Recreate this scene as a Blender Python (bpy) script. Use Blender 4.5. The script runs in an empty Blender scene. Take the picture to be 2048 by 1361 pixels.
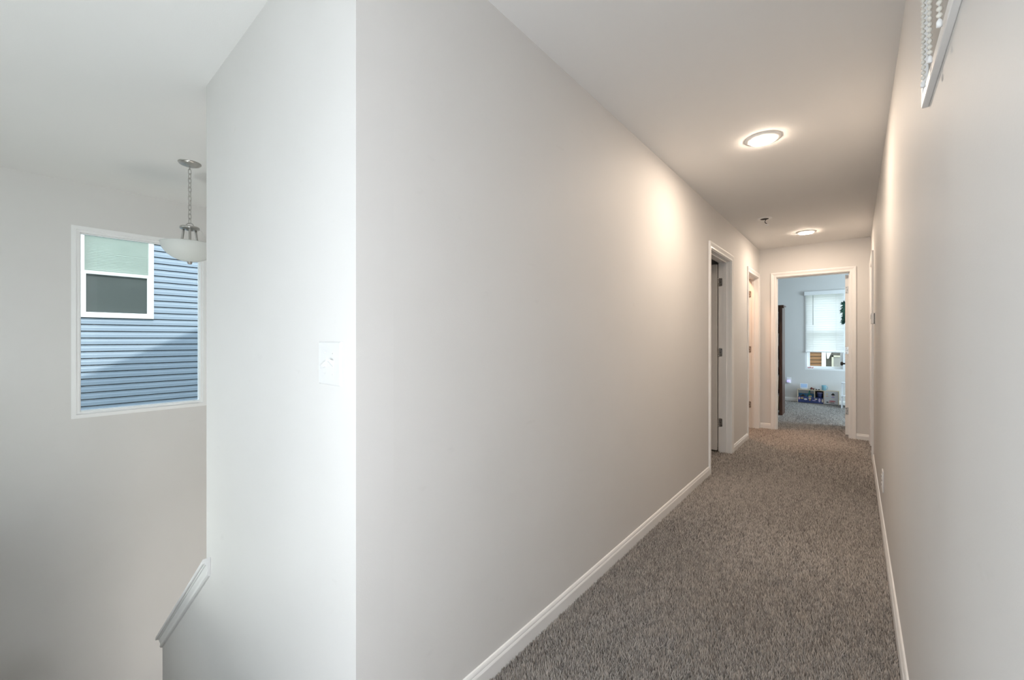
import bpy, math, random
import numpy as np
from mathutils import Vector, Matrix, noise

random.seed(7)
SC = bpy.context.scene
COL = SC.collection

# ------------------------------------------------------------------ camera
FPX, CY, YAW, CAMZ = 819.16, 677.9, math.radians(39.993), 1.2176
cam = bpy.data.cameras.new('camera')
cam.sensor_fit = 'HORIZONTAL'
cam.sensor_width = 36.0
cam.lens = FPX / 2048 * 36.0
cam.shift_y = -(680.5 - CY) / 2048
cam.clip_start = 0.01
cam.clip_end = 200
cam_o = bpy.data.objects.new('camera', cam)
COL.objects.link(cam_o)
cam_o.location = (0, 0, CAMZ)
cam_o.rotation_euler = (math.pi / 2, 0, YAW)
SC.camera = cam_o

# ------------------------------------------------------------------ world, sun, added fill lights, exposure
SC.view_settings.view_transform = 'Standard'
SC.view_settings.look = 'None'
SC.view_settings.gamma = 1.0
SC.view_settings.use_curve_mapping = False
SC.view_settings.exposure = 0.09

world = bpy.data.worlds.new('sky')
SC.world = world
world.use_nodes = True
wb = world.node_tree.nodes['Background']
wb.inputs[0].default_value = (0.80, 0.90, 1.0, 1)
wb.inputs[1].default_value = 3.5

sun = bpy.data.lights.new('sun', 'SUN')
sun.energy = 2.7
sun.angle = math.radians(0.6)
sun.color = (1.0, 0.97, 0.92)
sun_o = bpy.data.objects.new('sun', sun)
COL.objects.link(sun_o)
sun_o.rotation_euler = Vector((-math.cos(math.radians(49.5)), 0, -math.sin(math.radians(49.5)))).to_track_quat('-Z', 'Y').to_euler()
sun_o.location = (6, 0, 12)


def area(name, loc, direction, sx, sy, power, color):
    l = bpy.data.lights.new(name, 'AREA')
    l.shape = 'RECTANGLE'
    l.size, l.size_y = sx, sy
    l.energy = power
    l.color = color
    o = bpy.data.objects.new(name, l)
    COL.objects.link(o)
    o.location = loc
    o.rotation_euler = Vector(direction).to_track_quat('-Z', 'Y').to_euler()
    return o


# fill lights added in two invented, unseen openings: lower floor and bedroom side
area('lower_floor_fill', (-1.16, 1.25, -1.50), (-1, 0, 0), 1.0, 2.1, 30, (1.0, 0.91, 0.83))
area('bedroom_side_fill', (2.62, 8.35, 1.40), (-1, 0, 0), 1.3, 1.4, 98, (0.66, 0.86, 1.0))

# ------------------------------------------------------------------ sizes of the place
A, B, YE, YC, XS, XW, H = 1.0171, 0.1385, 6.511, 0.5673, 2.402, 4.646, 2.44
T = 0.12                       # partition thickness
YB = 9.72                      # bedroom window wall
DH = 2.04                      # door opening height

# ------------------------------------------------------------------ materials
MATS = {}


def principled(name, color, rough=0.6, metal=0.0, spec=0.5):
    m = bpy.data.materials.new(name)
    m.use_nodes = True
    b = m.node_tree.nodes['Principled BSDF']
    b.inputs['Base Color'].default_value = (*color, 1)
    b.inputs['Roughness'].default_value = rough
    b.inputs['Metallic'].default_value = metal
    b.inputs['Specular IOR Level'].default_value = spec
    MATS[name] = m
    return m, m.node_tree, b


def varied(name, c1, c2, scale, rough=0.6, bump=0.0, bscale=None, detail=3.0, metal=0.0, spec=0.5, stretch=(1, 1, 1), lo=0.35, hi=0.65):
    m, nt, b = principled(name, c1, rough, metal, spec)
    tc = nt.nodes.new('ShaderNodeTexCoord')
    mp = nt.nodes.new('ShaderNodeMapping')
    mp.inputs['Scale'].default_value = stretch
    nt.links.new(tc.outputs['Object'], mp.inputs['Vector'])
    n = nt.nodes.new('ShaderNodeTexNoise')
    n.inputs['Scale'].default_value = scale
    n.inputs['Detail'].default_value = detail
    nt.links.new(mp.outputs[0], n.inputs['Vector'])
    r = nt.nodes.new('ShaderNodeValToRGB')
    r.color_ramp.elements[0].position = lo
    r.color_ramp.elements[1].position = hi
    r.color_ramp.elements[0].color = (*c1, 1)
    r.color_ramp.elements[1].color = (*c2, 1)
    nt.links.new(n.outputs['Fac'], r.inputs[0])
    nt.links.new(r.outputs[0], b.inputs['Base Color'])
    if bump:
        n2 = nt.nodes.new('ShaderNodeTexNoise')
        n2.inputs['Scale'].default_value = bscale or scale
        n2.inputs['Detail'].default_value = 2.0
        nt.links.new(tc.outputs['Object'], n2.inputs['Vector'])
        bp = nt.nodes.new('ShaderNodeBump')
        bp.inputs['Strength'].default_value = bump
        bp.inputs['Distance'].default_value = 0.002
        nt.links.new(n2.outputs['Fac'], bp.inputs['Height'])
        nt.links.new(bp.outputs[0], b.inputs['Normal'])
    return m


varied('wall_paint', (0.735, 0.722, 0.704), (0.75, 0.737, 0.72), 2.2, 0.62, 0.10, 260, spec=0.35)


def add_scuffs(name):
    nt = MATS[name].node_tree
    b = nt.nodes['Principled BSDF']
    src = b.inputs['Base Color'].links[0].from_socket
    tc = nt.nodes.new('ShaderNodeTexCoord')
    mp = nt.nodes.new('ShaderNodeMapping')
    mp.inputs['Scale'].default_value = (5, 5, 11)
    mp.inputs['Rotation'].default_value = (0.5, 0.5, 0)
    n = nt.nodes.new('ShaderNodeTexNoise')
    n.inputs['Scale'].default_value = 1.7
    n.inputs['Detail'].default_value = 5
    r = nt.nodes.new('ShaderNodeValToRGB')
    r.color_ramp.elements[0].position = 0.69
    r.color_ramp.elements[1].position = 0.86
    mx = nt.nodes.new('ShaderNodeMixRGB')
    mx.blend_type = 'MULTIPLY'
    mx.inputs[2].default_value = (0.93, 0.925, 0.92, 1)
    nt.links.new(tc.outputs['Object'], mp.inputs['Vector'])
    nt.links.new(mp.outputs[0], n.inputs['Vector'])
    nt.links.new(n.outputs['Fac'], r.inputs[0])
    nt.links.new(r.outputs[0], mx.inputs[0])
    nt.links.new(src, mx.inputs[1])
    nt.links.new(mx.outputs[0], b.inputs['Base Color'])


add_scuffs('wall_paint')
varied('ceiling_paint', (0.835, 0.828, 0.816), (0.845, 0.838, 0.827), 1.5, 0.8, 0.10, 220, spec=0.25)
varied('trim_paint', (0.905, 0.90, 0.89), (0.92, 0.915, 0.905), 6, 0.34, 0.03, 90)
varied('door_paint', (0.86, 0.85, 0.83), (0.88, 0.87, 0.85), 5, 0.4, 0.06, 120)
varied('vinyl_white', (0.91, 0.915, 0.915), (0.93, 0.935, 0.935), 5, 0.35)
varied('plastic_white', (0.90, 0.90, 0.895), (0.92, 0.92, 0.915), 30, 0.3)
varied('switch_plastic', (0.775, 0.775, 0.77), (0.79, 0.79, 0.785), 30, 0.3)
varied('plastic_dark', (0.03, 0.03, 0.032), (0.05, 0.05, 0.05), 40, 0.4)
varied('nickel', (0.50, 0.485, 0.46), (0.56, 0.54, 0.52), 60, 0.32, metal=1.0)
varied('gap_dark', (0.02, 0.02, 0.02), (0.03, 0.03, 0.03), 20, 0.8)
varied('carpet_back', (0.20, 0.183, 0.168), (0.33, 0.305, 0.285), 190, 0.95, 0.9, 240, spec=0.1, lo=0.3, hi=0.7)
varied('dark_wood', (0.055, 0.022, 0.012), (0.10, 0.042, 0.022), 9, 0.42, stretch=(6, 6, 0.6))
varied('pale_wood', (0.62, 0.50, 0.36), (0.70, 0.58, 0.43), 14, 0.5, stretch=(1, 5, 5))
varied('siding_blue', (0.285, 0.355, 0.435), (0.300, 0.372, 0.455), 3, 0.55, 0.08, 60, stretch=(1, 0.4, 4))
varied('cedar_board', (0.25, 0.115, 0.05), (0.36, 0.19, 0.09), 5, 0.7, 0.1, 30, stretch=(0.6, 1, 8))
varied('grey_panel', (0.30, 0.29, 0.28), (0.35, 0.34, 0.33), 6, 0.7)
varied('dark_panel', (0.09, 0.085, 0.07), (0.13, 0.125, 0.11), 6, 0.7)
varied('hanging_backing', (0.50, 0.48, 0.45), (0.54, 0.52, 0.49), 12, 0.8)
varied('cream_trim', (0.62, 0.58, 0.48), (0.67, 0.63, 0.53), 6, 0.6)
varied('grass', (0.07, 0.11, 0.035), (0.14, 0.17, 0.06), 6, 0.9, 0.5, 40)
varied('roof_shingle', (0.06, 0.06, 0.065), (0.11, 0.11, 0.115), 20, 0.9, 0.4, 60)
varied('exterior_wall', (0.42, 0.44, 0.46), (0.46, 0.48, 0.50), 3, 0.7)
varied('toy_blue', (0.05, 0.20, 0.42), (0.08, 0.27, 0.50), 12, 0.5)
varied('toy_navy', (0.035, 0.05, 0.17), (0.05, 0.075, 0.24), 12, 0.5)
varied('toy_red', (0.45, 0.03, 0.05), (0.52, 0.05, 0.07), 12, 0.5)
varied('toy_green', (0.03, 0.22, 0.17), (0.05, 0.28, 0.22), 12, 0.5)
varied('toy_cream', (0.72, 0.64, 0.45), (0.78, 0.70, 0.52), 20, 0.5)
varied('toy_gold', (0.55, 0.36, 0.12), (0.62, 0.43, 0.17), 20, 0.5)
varied('toy_lilac', (0.45, 0.40, 0.66), (0.52, 0.47, 0.72), 20, 0.5)
varied('toy_pink', (0.70, 0.42, 0.40), (0.76, 0.48, 0.46), 20, 0.5)
varied('toy_maroon', (0.12, 0.02, 0.015), (0.17, 0.03, 0.02), 20, 0.5)
varied('toy_white', (0.66, 0.67, 0.70), (0.70, 0.71, 0.73), 20, 0.5)
varied('cup_blue', (0.23, 0.50, 0.62), (0.28, 0.55, 0.67), 9, 0.4)
varied('teal_leaf', (0.02, 0.12, 0.12), (0.045, 0.22, 0.21), 30, 0.6)
varied('bead_ivory', (0.76, 0.73, 0.66), (0.82, 0.79, 0.72), 80, 0.35)
varied('cord_white', (0.7, 0.69, 0.66), (0.75, 0.74, 0.71), 60, 0.7)
varied('blind_far', (0.40, 0.445, 0.405), (0.43, 0.475, 0.435), 5, 0.6)


def emit(name, color, strength, base=(0.8, 0.8, 0.8)):
    m, nt, b = principled(name, base, 0.5)
    b.inputs['Emission Color'].default_value = (*color, 1)
    b.inputs['Emission Strength'].default_value = strength
    n = nt.nodes.new('ShaderNodeTexNoise')
    n.inputs['Scale'].default_value = 30
    return m


emit('lamp_lens', (1.0, 0.81, 0.64), 272.0)
emit('bath_lens', (1.0, 0.55, 0.32), 220.0)
emit('fill_globe_lens', (0.88, 0.94, 1.0), 65.0)  # glow of the fill globe added behind the camera
emit('stair_fill_lens', (0.93, 1.0, 0.96), 88.0)  # glow of the uplight added in the stairwell
emit('stair_fill_bowl', (0.96, 1.0, 0.97), 7.0)  # weak glow added to lift the lower stair wall
emit('night_light', (0.50, 0.45, 1.0), 0.75, (0.6, 0.55, 0.9))
emit('screen_glow', (0.42, 0.60, 0.85), 0.35, (0.15, 0.25, 0.4))


def glass(name, tint, refl=0.06):
    m = bpy.data.materials.new(name)
    m.use_nodes = True
    nt = m.node_tree
    nt.nodes.remove(nt.nodes['Principled BSDF'])
    out = nt.nodes['Material Output']
    tr = nt.nodes.new('ShaderNodeBsdfTransparent')
    tr.inputs[0].default_value = (*tint, 1)
    gl = nt.nodes.new('ShaderNodeBsdfGlossy')
    gl.inputs['Roughness'].default_value = 0.02
    lw = nt.nodes.new('ShaderNodeLayerWeight')
    lw.inputs[0].default_value = 0.5
    pw = nt.nodes.new('ShaderNodeMath')
    pw.operation = 'POWER'
    pw.inputs[1].default_value = 5.0
    mul = nt.nodes.new('ShaderNodeMath')
    mul.operation = 'MULTIPLY_ADD'
    mul.inputs[1].default_value = 0.85
    mul.inputs[2].default_value = refl
    mul.use_clamp = True
    mx = nt.nodes.new('ShaderNodeMixShader')
    nt.links.new(lw.outputs['Facing'], pw.inputs[0])
    nt.links.new(pw.outputs[0], mul.inputs[0])
    nt.links.new(mul.outputs[0], mx.inputs[0])
    nt.links.new(tr.outputs[0], mx.inputs[1])
    nt.links.new(gl.outputs[0], mx.inputs[2])
    nt.links.new(mx.outputs[0], out.inputs[0])
    MATS[name] = m


glass('window_glass', (0.96, 0.98, 0.97), 0.03)
glass('neighbour_glass', (0.97, 0.99, 0.98), 0.04)


def screen_material():
    m, nt, b = principled('screen_mesh', (0.10, 0.12, 0.115), 0.5)
    tr = nt.nodes.new('ShaderNodeBsdfTransparent')
    mx = nt.nodes.new('ShaderNodeMixShader')
    mx.inputs[0].default_value = 0.68
    nt.links.new(tr.outputs[0], mx.inputs[1])
    nt.links.new(b.outputs[0], mx.inputs[2])
    nt.links.new(mx.outputs[0], nt.nodes['Material Output'].inputs[0])


screen_material()


def translucent(name, color, t):
    m = bpy.data.materials.new(name)
    m.use_nodes = True
    nt = m.node_tree
    b = nt.nodes['Principled BSDF']
    b.inputs['Base Color'].default_value = (*color, 1)
    b.inputs['Roughness'].default_value = 0.5
    tl = nt.nodes.new('ShaderNodeBsdfTranslucent')
    tl.inputs[0].default_value = (*color, 1)
    mx = nt.nodes.new('ShaderNodeMixShader')
    mx.inputs[0].default_value = t
    nt.links.new(b.outputs[0], mx.inputs[1])
    nt.links.new(tl.outputs[0], mx.inputs[2])
    nt.links.new(mx.outputs[0], nt.nodes['Material Output'].inputs[0])
    MATS[name] = m


translucent('blind_slat', (0.95, 0.95, 0.945), 0.78)
translucent('frosted_bowl', (0.86, 0.88, 0.86), 0.35)


def pile_material():
    m, nt, b = principled('carpet_pile', (0.2, 0.19, 0.18), 0.95, 0, 0.1)
    at = nt.nodes.new('ShaderNodeAttribute')
    at.attribute_name = 'tuft'
    nt.links.new(at.outputs['Color'], b.inputs['Base Color'])


pile_material()


# ------------------------------------------------------------------ mesh helpers
class MB:
    def __init__(self):
        self.v, self.f, self.sm = [], [], []

    def poly(self, pts, faces, smooth=False):
        o = len(self.v)
        self.v += [tuple(p) for p in pts]
        for f in faces:
            self.f.append([i + o for i in f])
            self.sm.append(smooth)
        return self

    def box(self, x0, x1, y0, y1, z0, z1):
        p = [(x0, y0, z0), (x1, y0, z0), (x1, y1, z0), (x0, y1, z0), (x0, y0, z1), (x1, y0, z1), (x1, y1, z1), (x0, y1, z1)]
        return self.poly(p, [(0, 3, 2, 1), (4, 5, 6, 7), (0, 1, 5, 4), (1, 2, 6, 5), (2, 3, 7, 6), (3, 0, 4, 7)])

    def bbox(self, x0, x1, y0, y1, z0, z1, e=0.003):
        """a box with chamfered edges"""
        xs, ys, zs = (x0, x1), (y0, y1), (z0, z1)
        pts, idx = [], {}
        for i in (0, 1):
            for j in (0, 1):
                for k in (0, 1):
                    sx, sy, sz = (e if i == 0 else -e), (e if j == 0 else -e), (e if k == 0 else -e)
                    idx[i, j, k, 'x'] = len(pts); pts.append((xs[i], ys[j] + sy, zs[k] + sz))
                    idx[i, j, k, 'y'] = len(pts); pts.append((xs[i] + sx, ys[j], zs[k] + sz))
                    idx[i, j, k, 'z'] = len(pts); pts.append((xs[i] + sx, ys[j] + sy, zs[k]))
        F = []
        for i in (0, 1):
            F.append([idx[i, j, k, 'x'] for j, k in ((0, 0), (1, 0), (1, 1), (0, 1))])
            F.append([idx[j, i, k, 'y'] for j, k in ((0, 0), (1, 0), (1, 1), (0, 1))])
            F.append([idx[j, k, i, 'z'] for j, k in ((0, 0), (1, 0), (1, 1), (0, 1))])
        for i in (0, 1):
            for j in (0, 1):
                F.append([idx[i, j, 0, 'x'], idx[i, j, 1, 'x'], idx[i, j, 1, 'y'], idx[i, j, 0, 'y']])
                F.append([idx[i, 0, j, 'x'], idx[i, 1, j, 'x'], idx[i, 1, j, 'z'], idx[i, 0, j, 'z']])
                F.append([idx[0, i, j, 'y'], idx[1, i, j, 'y'], idx[1, i, j, 'z'], idx[0, i, j, 'z']])
        for i in (0, 1):
            for j in (0, 1):
                for k in (0, 1):
                    F.append([idx[i, j, k, c] for c in 'xyz'])
        return self.poly(pts, F)

    def extrude(self, prof, fn, u0, u1, caps=True, closed=True):
        """profile points swept from u0 to u1; fn(p, u) -> world point"""
        n = len(prof)
        pts = [fn(p, u0) for p in prof] + [fn(p, u1) for p in prof]
        F = [(i, (i + 1) % n, n + (i + 1) % n, n + i) for i in range(n if closed else n - 1)]
        if caps:
            F += [tuple(range(n)), tuple(range(2 * n - 1, n - 1, -1))]
        return self.poly(pts, F)

    def lathe(self, prof, c, seg=32, axis='z', smooth=True):
        """prof: list of (r, h); revolved about axis through c"""
        pts, F = [], []
        for r, hh in prof:
            for s in range(seg):
                t = 2 * math.pi * s / seg
                a, b = r * math.cos(t), r * math.sin(t)
                p = {'z': (a, b, hh), 'y': (a, hh, b), 'x': (hh, a, b)}[axis]
                pts.append((c[0] + p[0], c[1] + p[1], c[2] + p[2]))
        for i in range(len(prof) - 1):
            for s in range(seg):
                s2 = (s + 1) % seg
                F.append((i * seg + s, i * seg + s2, (i + 1) * seg + s2, (i + 1) * seg + s))
        return self.poly(pts, F, smooth)

    def tube(self, path, r, seg=10, closed=False, smooth=True, caps=True):
        path = [Vector(p) for p in path]
        n = len(path)
        pts, F = [], []
        prev = None
        for i, p in enumerate(path):
            if closed:
                t = path[(i + 1) % n] - path[i - 1]
            else:
                t = path[min(i + 1, n - 1)] - path[max(i - 1, 0)]
            t.normalize()
            if prev is None:
                a = t.orthogonal().normalized()
            else:
                a = (prev - t * prev.dot(t))
                a = a.normalized() if a.length > 1e-6 else t.orthogonal().normalized()
            prev = a
            b = t.cross(a)
            rr = r[i] if isinstance(r, (list, tuple)) else r
            for s in range(seg):
                q = 2 * math.pi * s / seg
                pts.append(p + (a * math.cos(q) + b * math.sin(q)) * rr)
        m = n if closed else n - 1
        for i in range(m):
            j = (i + 1) % n
            for s in range(seg):
                s2 = (s + 1) % seg
                F.append((i * seg + s, i * seg + s2, j * seg + s2, j * seg + s))
        if caps and not closed:
            F += [tuple(range(seg)), tuple((n - 1) * seg + s for s in range(seg))]
        return self.poly(pts, F, smooth)

    def ball(self, c, r, seg=10, rings=6, sz=1.0):
        prof = [(max(1e-5, r * math.sin(math.pi * i / rings)), -r * sz * math.cos(math.pi * i / rings)) for i in range(rings + 1)]
        return self.lathe(prof, c, seg)

    def disc(self, c, r, normal='z', seg=24, sx=1.0, sz=1.0, t=0.001):
        """thin round plate"""
        return self.lathe([(1e-5, -t / 2), (r, -t / 2), (r, t / 2), (1e-5, t / 2)], c, seg, normal, False)

    def mesh(self, name, origin=(0, 0, 0)):
        me = bpy.data.meshes.new(name)
        o = Vector(origin)
        me.from_pydata([tuple(Vector(p) - o) for p in self.v], [], self.f)
        me.polygons.foreach_set('use_smooth', self.sm)
        import bmesh
        bm = bmesh.new()
        bm.from_mesh(me)
        bmesh.ops.recalc_face_normals(bm, faces=bm.faces)
        bm.to_mesh(me)
        bm.free()
        me.update()
        return me

    def base(self):
        v = np.array(self.v)
        lo, hi = v.min(0), v.max(0)
        return ((lo[0] + hi[0]) / 2, (lo[1] + hi[1]) / 2, lo[2])


def wloc(o):
    p = Vector((0, 0, 0))
    while o is not None:
        p += o.location
        o = o.parent
    return p


def tag(o, label=None, cat=None, group=None, kind=None):
    for k, v in (('label', label), ('category', cat), ('group', group), ('kind', kind)):
        if v:
            o[k] = v
    return o


def obj(name, mb, mat, parent=None, label=None, cat=None, group=None, kind=None):
    org = mb.base()
    me = mb.mesh(name, org)
    me.materials.append(MATS[mat])
    o = bpy.data.objects.new(name, me)
    COL.objects.link(o)
    o.parent = parent
    o.location = Vector(org) - (wloc(parent) if parent else Vector())
    return tag(o, label, cat, group, kind)


def empty(name, loc, label=None, cat=None, group=None, kind=None):
    o = bpy.data.objects.new(name, None)
    o.empty_display_size = 0.1
    COL.objects.link(o)
    o.location = loc
    return tag(o, label, cat, group, kind)


def copy_to(src, parent, delta=(0, 0, 0), scale=None):
    c = src.copy()
    COL.objects.link(c)
    c.parent = parent
    c.location = src.location + Vector(delta)
    return c


def copy_tree(src, loc, label=None):
    r = src.copy()
    COL.objects.link(r)
    r.location = loc
    if label:
        r['label'] = label
    for ch in list(src.children):
        c = ch.copy()
        COL.objects.link(c)
        c.parent = r
        for g in list(ch.children):
            d = g.copy()
            COL.objects.link(d)
            d.parent = c
    return r


def struct(name, mb, mat, label, cat):
    return obj(name, mb, mat, None, label, cat, kind='structure')


def wall_boxes(mb, ax, p0, p1, u0, u1, z0, z1, holes):
    """wall slab between planes p0..p1 across axis ax ('x': wall normal is x), with (u0,u1,z0,z1) holes"""
    def b(a0, a1, c0, c1):
        if a1 - a0 < 1e-6 or c1 - c0 < 1e-6:
            return
        if ax == 'x':
            mb.box(p0, p1, a0, a1, c0, c1)
        else:
            mb.box(a0, a1, p0, p1, c0, c1)
    cur = u0
    for (h0, h1, hz0, hz1) in sorted(holes):
        b(cur, h0, z0, z1)
        b(h0, h1, z0, hz0)
        b(h0, h1, hz1, z1)
        cur = h1
    b(cur, u1, z0, z1)
    return mb


# ------------------------------------------------------------------ the shell
D1 = (4.035, 4.848)
D2 = (5.745, 6.432)
DE = (-0.818, -0.056)
D3 = (5.515, 6.277)
WIN1 = (0.235, 1.100, 0.595, 2.100)          # stairwell window (y0, y1, z0, z1)
WIN2 = (-0.750, -0.150, 0.620, 2.120)        # bedroom window (x0, x1, z0, z1)
WIN3 = (-1.15, -0.15, 0.62, 2.15)            # loft window behind the camera
FILL_WIN5 = (-4.30, -2.60, 0.62, 2.15)            # unseen loft window added to brighten the stairwell
FILL_WIN4 = (7.70, 9.00, 0.62, 2.12)              # unseen bedroom side window added for fill light

fl = MB()
FZ = -0.02
fl.box(-A - T, B + T, -3.4, YB + 0.1, -0.28, FZ)
fl.box(-1.45, -A - T, -0.5, YC, -0.28, FZ)
fl.box(-XW, -A - T, -3.4, -0.5, -0.28, FZ)
fl.box(-XW, -A - T, 1.80, YB + 0.1, -0.28, FZ)
fl.box(B + T, 2.7, YE, YB + 0.1, -0.28, FZ)
struct('floor', fl, 'carpet_back', 'grey brown carpeted floor running down the hallway', 'floor')

cl = MB().box(-XW - 0.16, 2.86, -3.5, YB + 0.2, H, H + 0.16)
struct('ceiling', cl, 'ceiling_paint', 'smooth pale ceiling over hallway and stairwell', 'ceiling')

w = wall_boxes(MB(), 'x', -A - T, -A, YC + 0.115, YE, -0.28, H, [(D1[0] - .018, D1[1] + .018, -0.28, DH + .018), (D2[0] - .018, D2[1] + .018, -0.28, DH + .018)])
struct('wall_left', w, 'wall_paint', 'long left hallway wall with two open doorways', 'wall')
w = wall_boxes(MB(), 'x', B, B + T, -3.4, YE, -0.28, H, [(D3[0] - .018, D3[1] + .018, -0.28, DH + .018)])
struct('wall_right', w, 'wall_paint', 'right hallway wall close to the viewer', 'wall')
w = wall_boxes(MB(), 'y', YE, YE + T, -3.2, 2.7, -0.28, H, [(DE[0] - .018, DE[1] + .018, -0.28, DH + .018)])
struct('wall_end', w, 'wall_paint', 'end wall of hallway around the bedroom doorway', 'wall')
w = MB().box(-XS, -A, YC, YC + 0.115, -3.0, H)
CAPX0, CAPZ0, SL = -2.336, 0.185, 0.81       # stair cap: upper end and slope
capz = lambda x: CAPZ0 + SL * (x - CAPX0)
KX = -3.378
pts = [(-XS, -3.0), (-XS, capz(-XS) - 0.02), (KX, capz(KX) - 0.02), (KX, -3.0)]
w.extrude(pts, lambda p, u: (p[0], u, p[1]), YC, YC + 0.115)
struct('wall_stair', w, 'wall_paint', 'projecting wall with light switch stepping down beside the stairs', 'wall')
w = wall_boxes(MB(), 'x', -XW - 0.16, -XW, -3.5, YB + 0.2, -3.0, H, [WIN1])
struct('wall_window', w, 'wall_paint', 'stairwell wall holding the picture window', 'wall')
w = wall_boxes(MB(), 'y', YB, YB + 0.15, -3.2, 2.7, -0.28, H, [WIN2])
struct('wall_bedroom', w, 'wall_paint', 'far bedroom wall with blind covered window', 'wall')
w = wall_boxes(MB(), 'y', -3.4, -3.25, -XW, B, -0.28, H, [WIN3, FILL_WIN5])
struct('wall_back', w, 'wall_paint', 'loft wall with window behind the viewer', 'wall')
w = wall_boxes(MB(), 'x', 2.7, 2.85, YE, YB + 0.2, -0.28, H, [FILL_WIN4])
struct('wall_bedroom_side', w, 'wall_paint', 'side wall of bedroom with added unseen window', 'wall')
w = MB().box(-3.2, -3.1, YE + T, YB, -0.28, H)
struct('wall_bedroom_left', w, 'wall_paint', 'left wall inside the far bedroom', 'wall')
w = MB().box(-XW, -1.45, -0.62, -0.5, -3.0, -0.02)
struct('wall_stair_guard', w, 'wall_paint', 'stairwell wall below the loft railing', 'wall')
w = MB().box(-XW, -A - T, 1.80, 1.92, -3.0, H)
struct('wall_stair_far', w, 'wall_paint', 'stairwell wall behind the lower flight', 'wall')
w = MB().box(-XW, -A - T, 5.10, 5.22, -0.28, H)
struct('wall_room_divider', w, 'wall_paint', 'partition between the two left rooms', 'wall')
w = MB().box(-3.0, -2.9, 5.22, YE, -0.28, H)
struct('wall_bath', w, 'wall_paint', 'far wall inside the warmly lit side room', 'wall')
# stairs: upper flight down to a landing, lower flight returning
st = MB()
RISE, RUN = 0.19, 0.235
for i in range(10):
    st.box(-1.45 - RUN * (i + 1), -1.45 - RUN * i, -0.5, YC, -RISE * (i + 1) - 0.25, -RISE * (i + 1))
st.box(-XW, -1.45 - RUN * 9, -0.5, 1.80, -RISE * 10 - 0.25, -RISE * 10)
for i in range(4):
    st.box(KX + RUN * i, KX + RUN * (i + 1), YC + 0.115, 1.80, -RISE * (i + 11) - 0.25, -RISE * (i + 11))
st.box(KX + RUN * 4, -A - T, YC + 0.115, 1.80, -3.0, -RISE * 15)
st.box(-1.45, -1.43, -0.5, YC, -3.0, -0.28)
struct('floor_stairs', st, 'carpet_back', 'carpeted stairs turning down at the landing', 'stairs')

FILL_WIN6 = (0.72, 1.78, -2.62, -0.40)  # opening invented to bring fill light up the stairwell
w = wall_boxes(MB(), 'x', -A - T, -A - T + 0.10, YC + 0.115, 1.80, -3.0, -0.28, [FILL_WIN6])
struct('wall_lower', w, 'wall_paint', 'lower floor wall at the foot of the stairs', 'wall')
rl = empty('railing', (-3.05, -0.56, -0.02), 'white railing between loft and stairwell', 'railing')
obj('hand_rail', MB().bbox(-XW, -1.45, -0.59, -0.53, 0.87, 0.92, .01), 'trim_paint', rl)
b0 = None
for k in range(26):
    if b0 is None:
        b0 = obj('baluster', MB().box(-1.56, -1.53, -0.575, -0.545, -0.02, 0.87), 'trim_paint', rl)
    else:
        copy_to(b0, rl, (-0.12 * k, 0, 0))

# roof and ground outside
rf = MB()
ES, RID = -3.6, 3.2
zr = lambda y: 2.78 + 0.52 * (y - ES)
prof = [(ES, zr(ES)), (RID, zr(RID)), (RID + (RID - ES), zr(ES)), (RID + (RID - ES), zr(ES) - 0.16), (RID, zr(RID) - 0.16), (ES, zr(ES) - 0.16)]
rf.extrude(prof, lambda p, u: (u, p[0], p[1]), -XW - 0.45, 4.2)
struct('roof', rf, 'roof_shingle', 'shingled gable roof over this house', 'roof')
gb = MB()
gprof = [(-3.5, H + .16), (-3.5, zr(-3.5) - .16), (RID, zr(RID) - .16), (YB + .2, zr(2 * RID - YB - .2) - .16), (YB + .2, H + .16)]
gb.extrude(gprof, lambda p, u: (u, p[0], p[1]), -XW - 0.16, -XW)
struct('wall_gable', gb, 'exterior_wall', 'gable wall above the stairwell window', 'wall')
gr = MB().box(-40, 30, -30, 50, -3.4, -3.0)
struct('ground', gr, 'grass', 'grass ground outside around the houses', 'ground')


# ------------------------------------------------------------------ trim profiles
BBP = [(0.0, -0.02), (0.013, -0.02), (0.013, 0.040), (0.0115, 0.044), (0.0085, 0.049), (0.0095, 0.052), (0.008, 0.058), (0.005, 0.063), (0.0, 0.065)]
MAPS = {
    'left': lambda u, z, t: (-A + t, u, z),
    'right': lambda u, z, t: (B - t, u, z),
    'end': lambda u, z, t: (u, YE - t, z),
    'bed': lambda u, z, t: (u, YB - t, z),
    'bedend': lambda u, z, t: (u, YE + T + t, z),
}


def baseboard(side, segs, label):
    fn = MAPS[side]
    for i, (u0, u1) in enumerate(segs):
        mb = MB().extrude(BBP, lambda p, u: fn(u, p[1], p[0]), u0, u1)
        n = {'left': 'baseboard_left', 'right': 'baseboard_right', 'end': 'baseboard_end', 'bed': 'baseboard_bedroom'}[side]
        struct(n, mb, 'trim_paint', label[i], 'baseboard')


baseboard('left', [(YC, 3.972), (4.911, 5.682), (6.495, YE - .001)], [
    'white baseboard along the long left hallway wall', 'white baseboard between the two left doorways', 'white baseboard stub in the far left hallway corner'])
baseboard('right', [(-3.2, 5.452), (6.340, YE - .001)], ['white baseboard along the right hallway wall', 'white baseboard stub in the far right hallway corner'])
baseboard('end', [(-A + .013, -0.8815), (0.0075, B - .013)], ['white baseboard left of the bedroom doorway', 'white baseboard right of the bedroom doorway'])
baseboard('bed', [(-3.1, 2.7)], ['white baseboard under the bedroom window'])

CAS = [(0.0055, 0.0), (0.0055, 0.008), (0.011, 0.0105), (0.020, 0.0105), (0.024, 0.008), (0.030, 0.010), (0.046, 0.0155), (0.054, 0.017), (0.0615, 0.016), (0.0635, 0.012), (0.0635, 0.0)]


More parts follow.
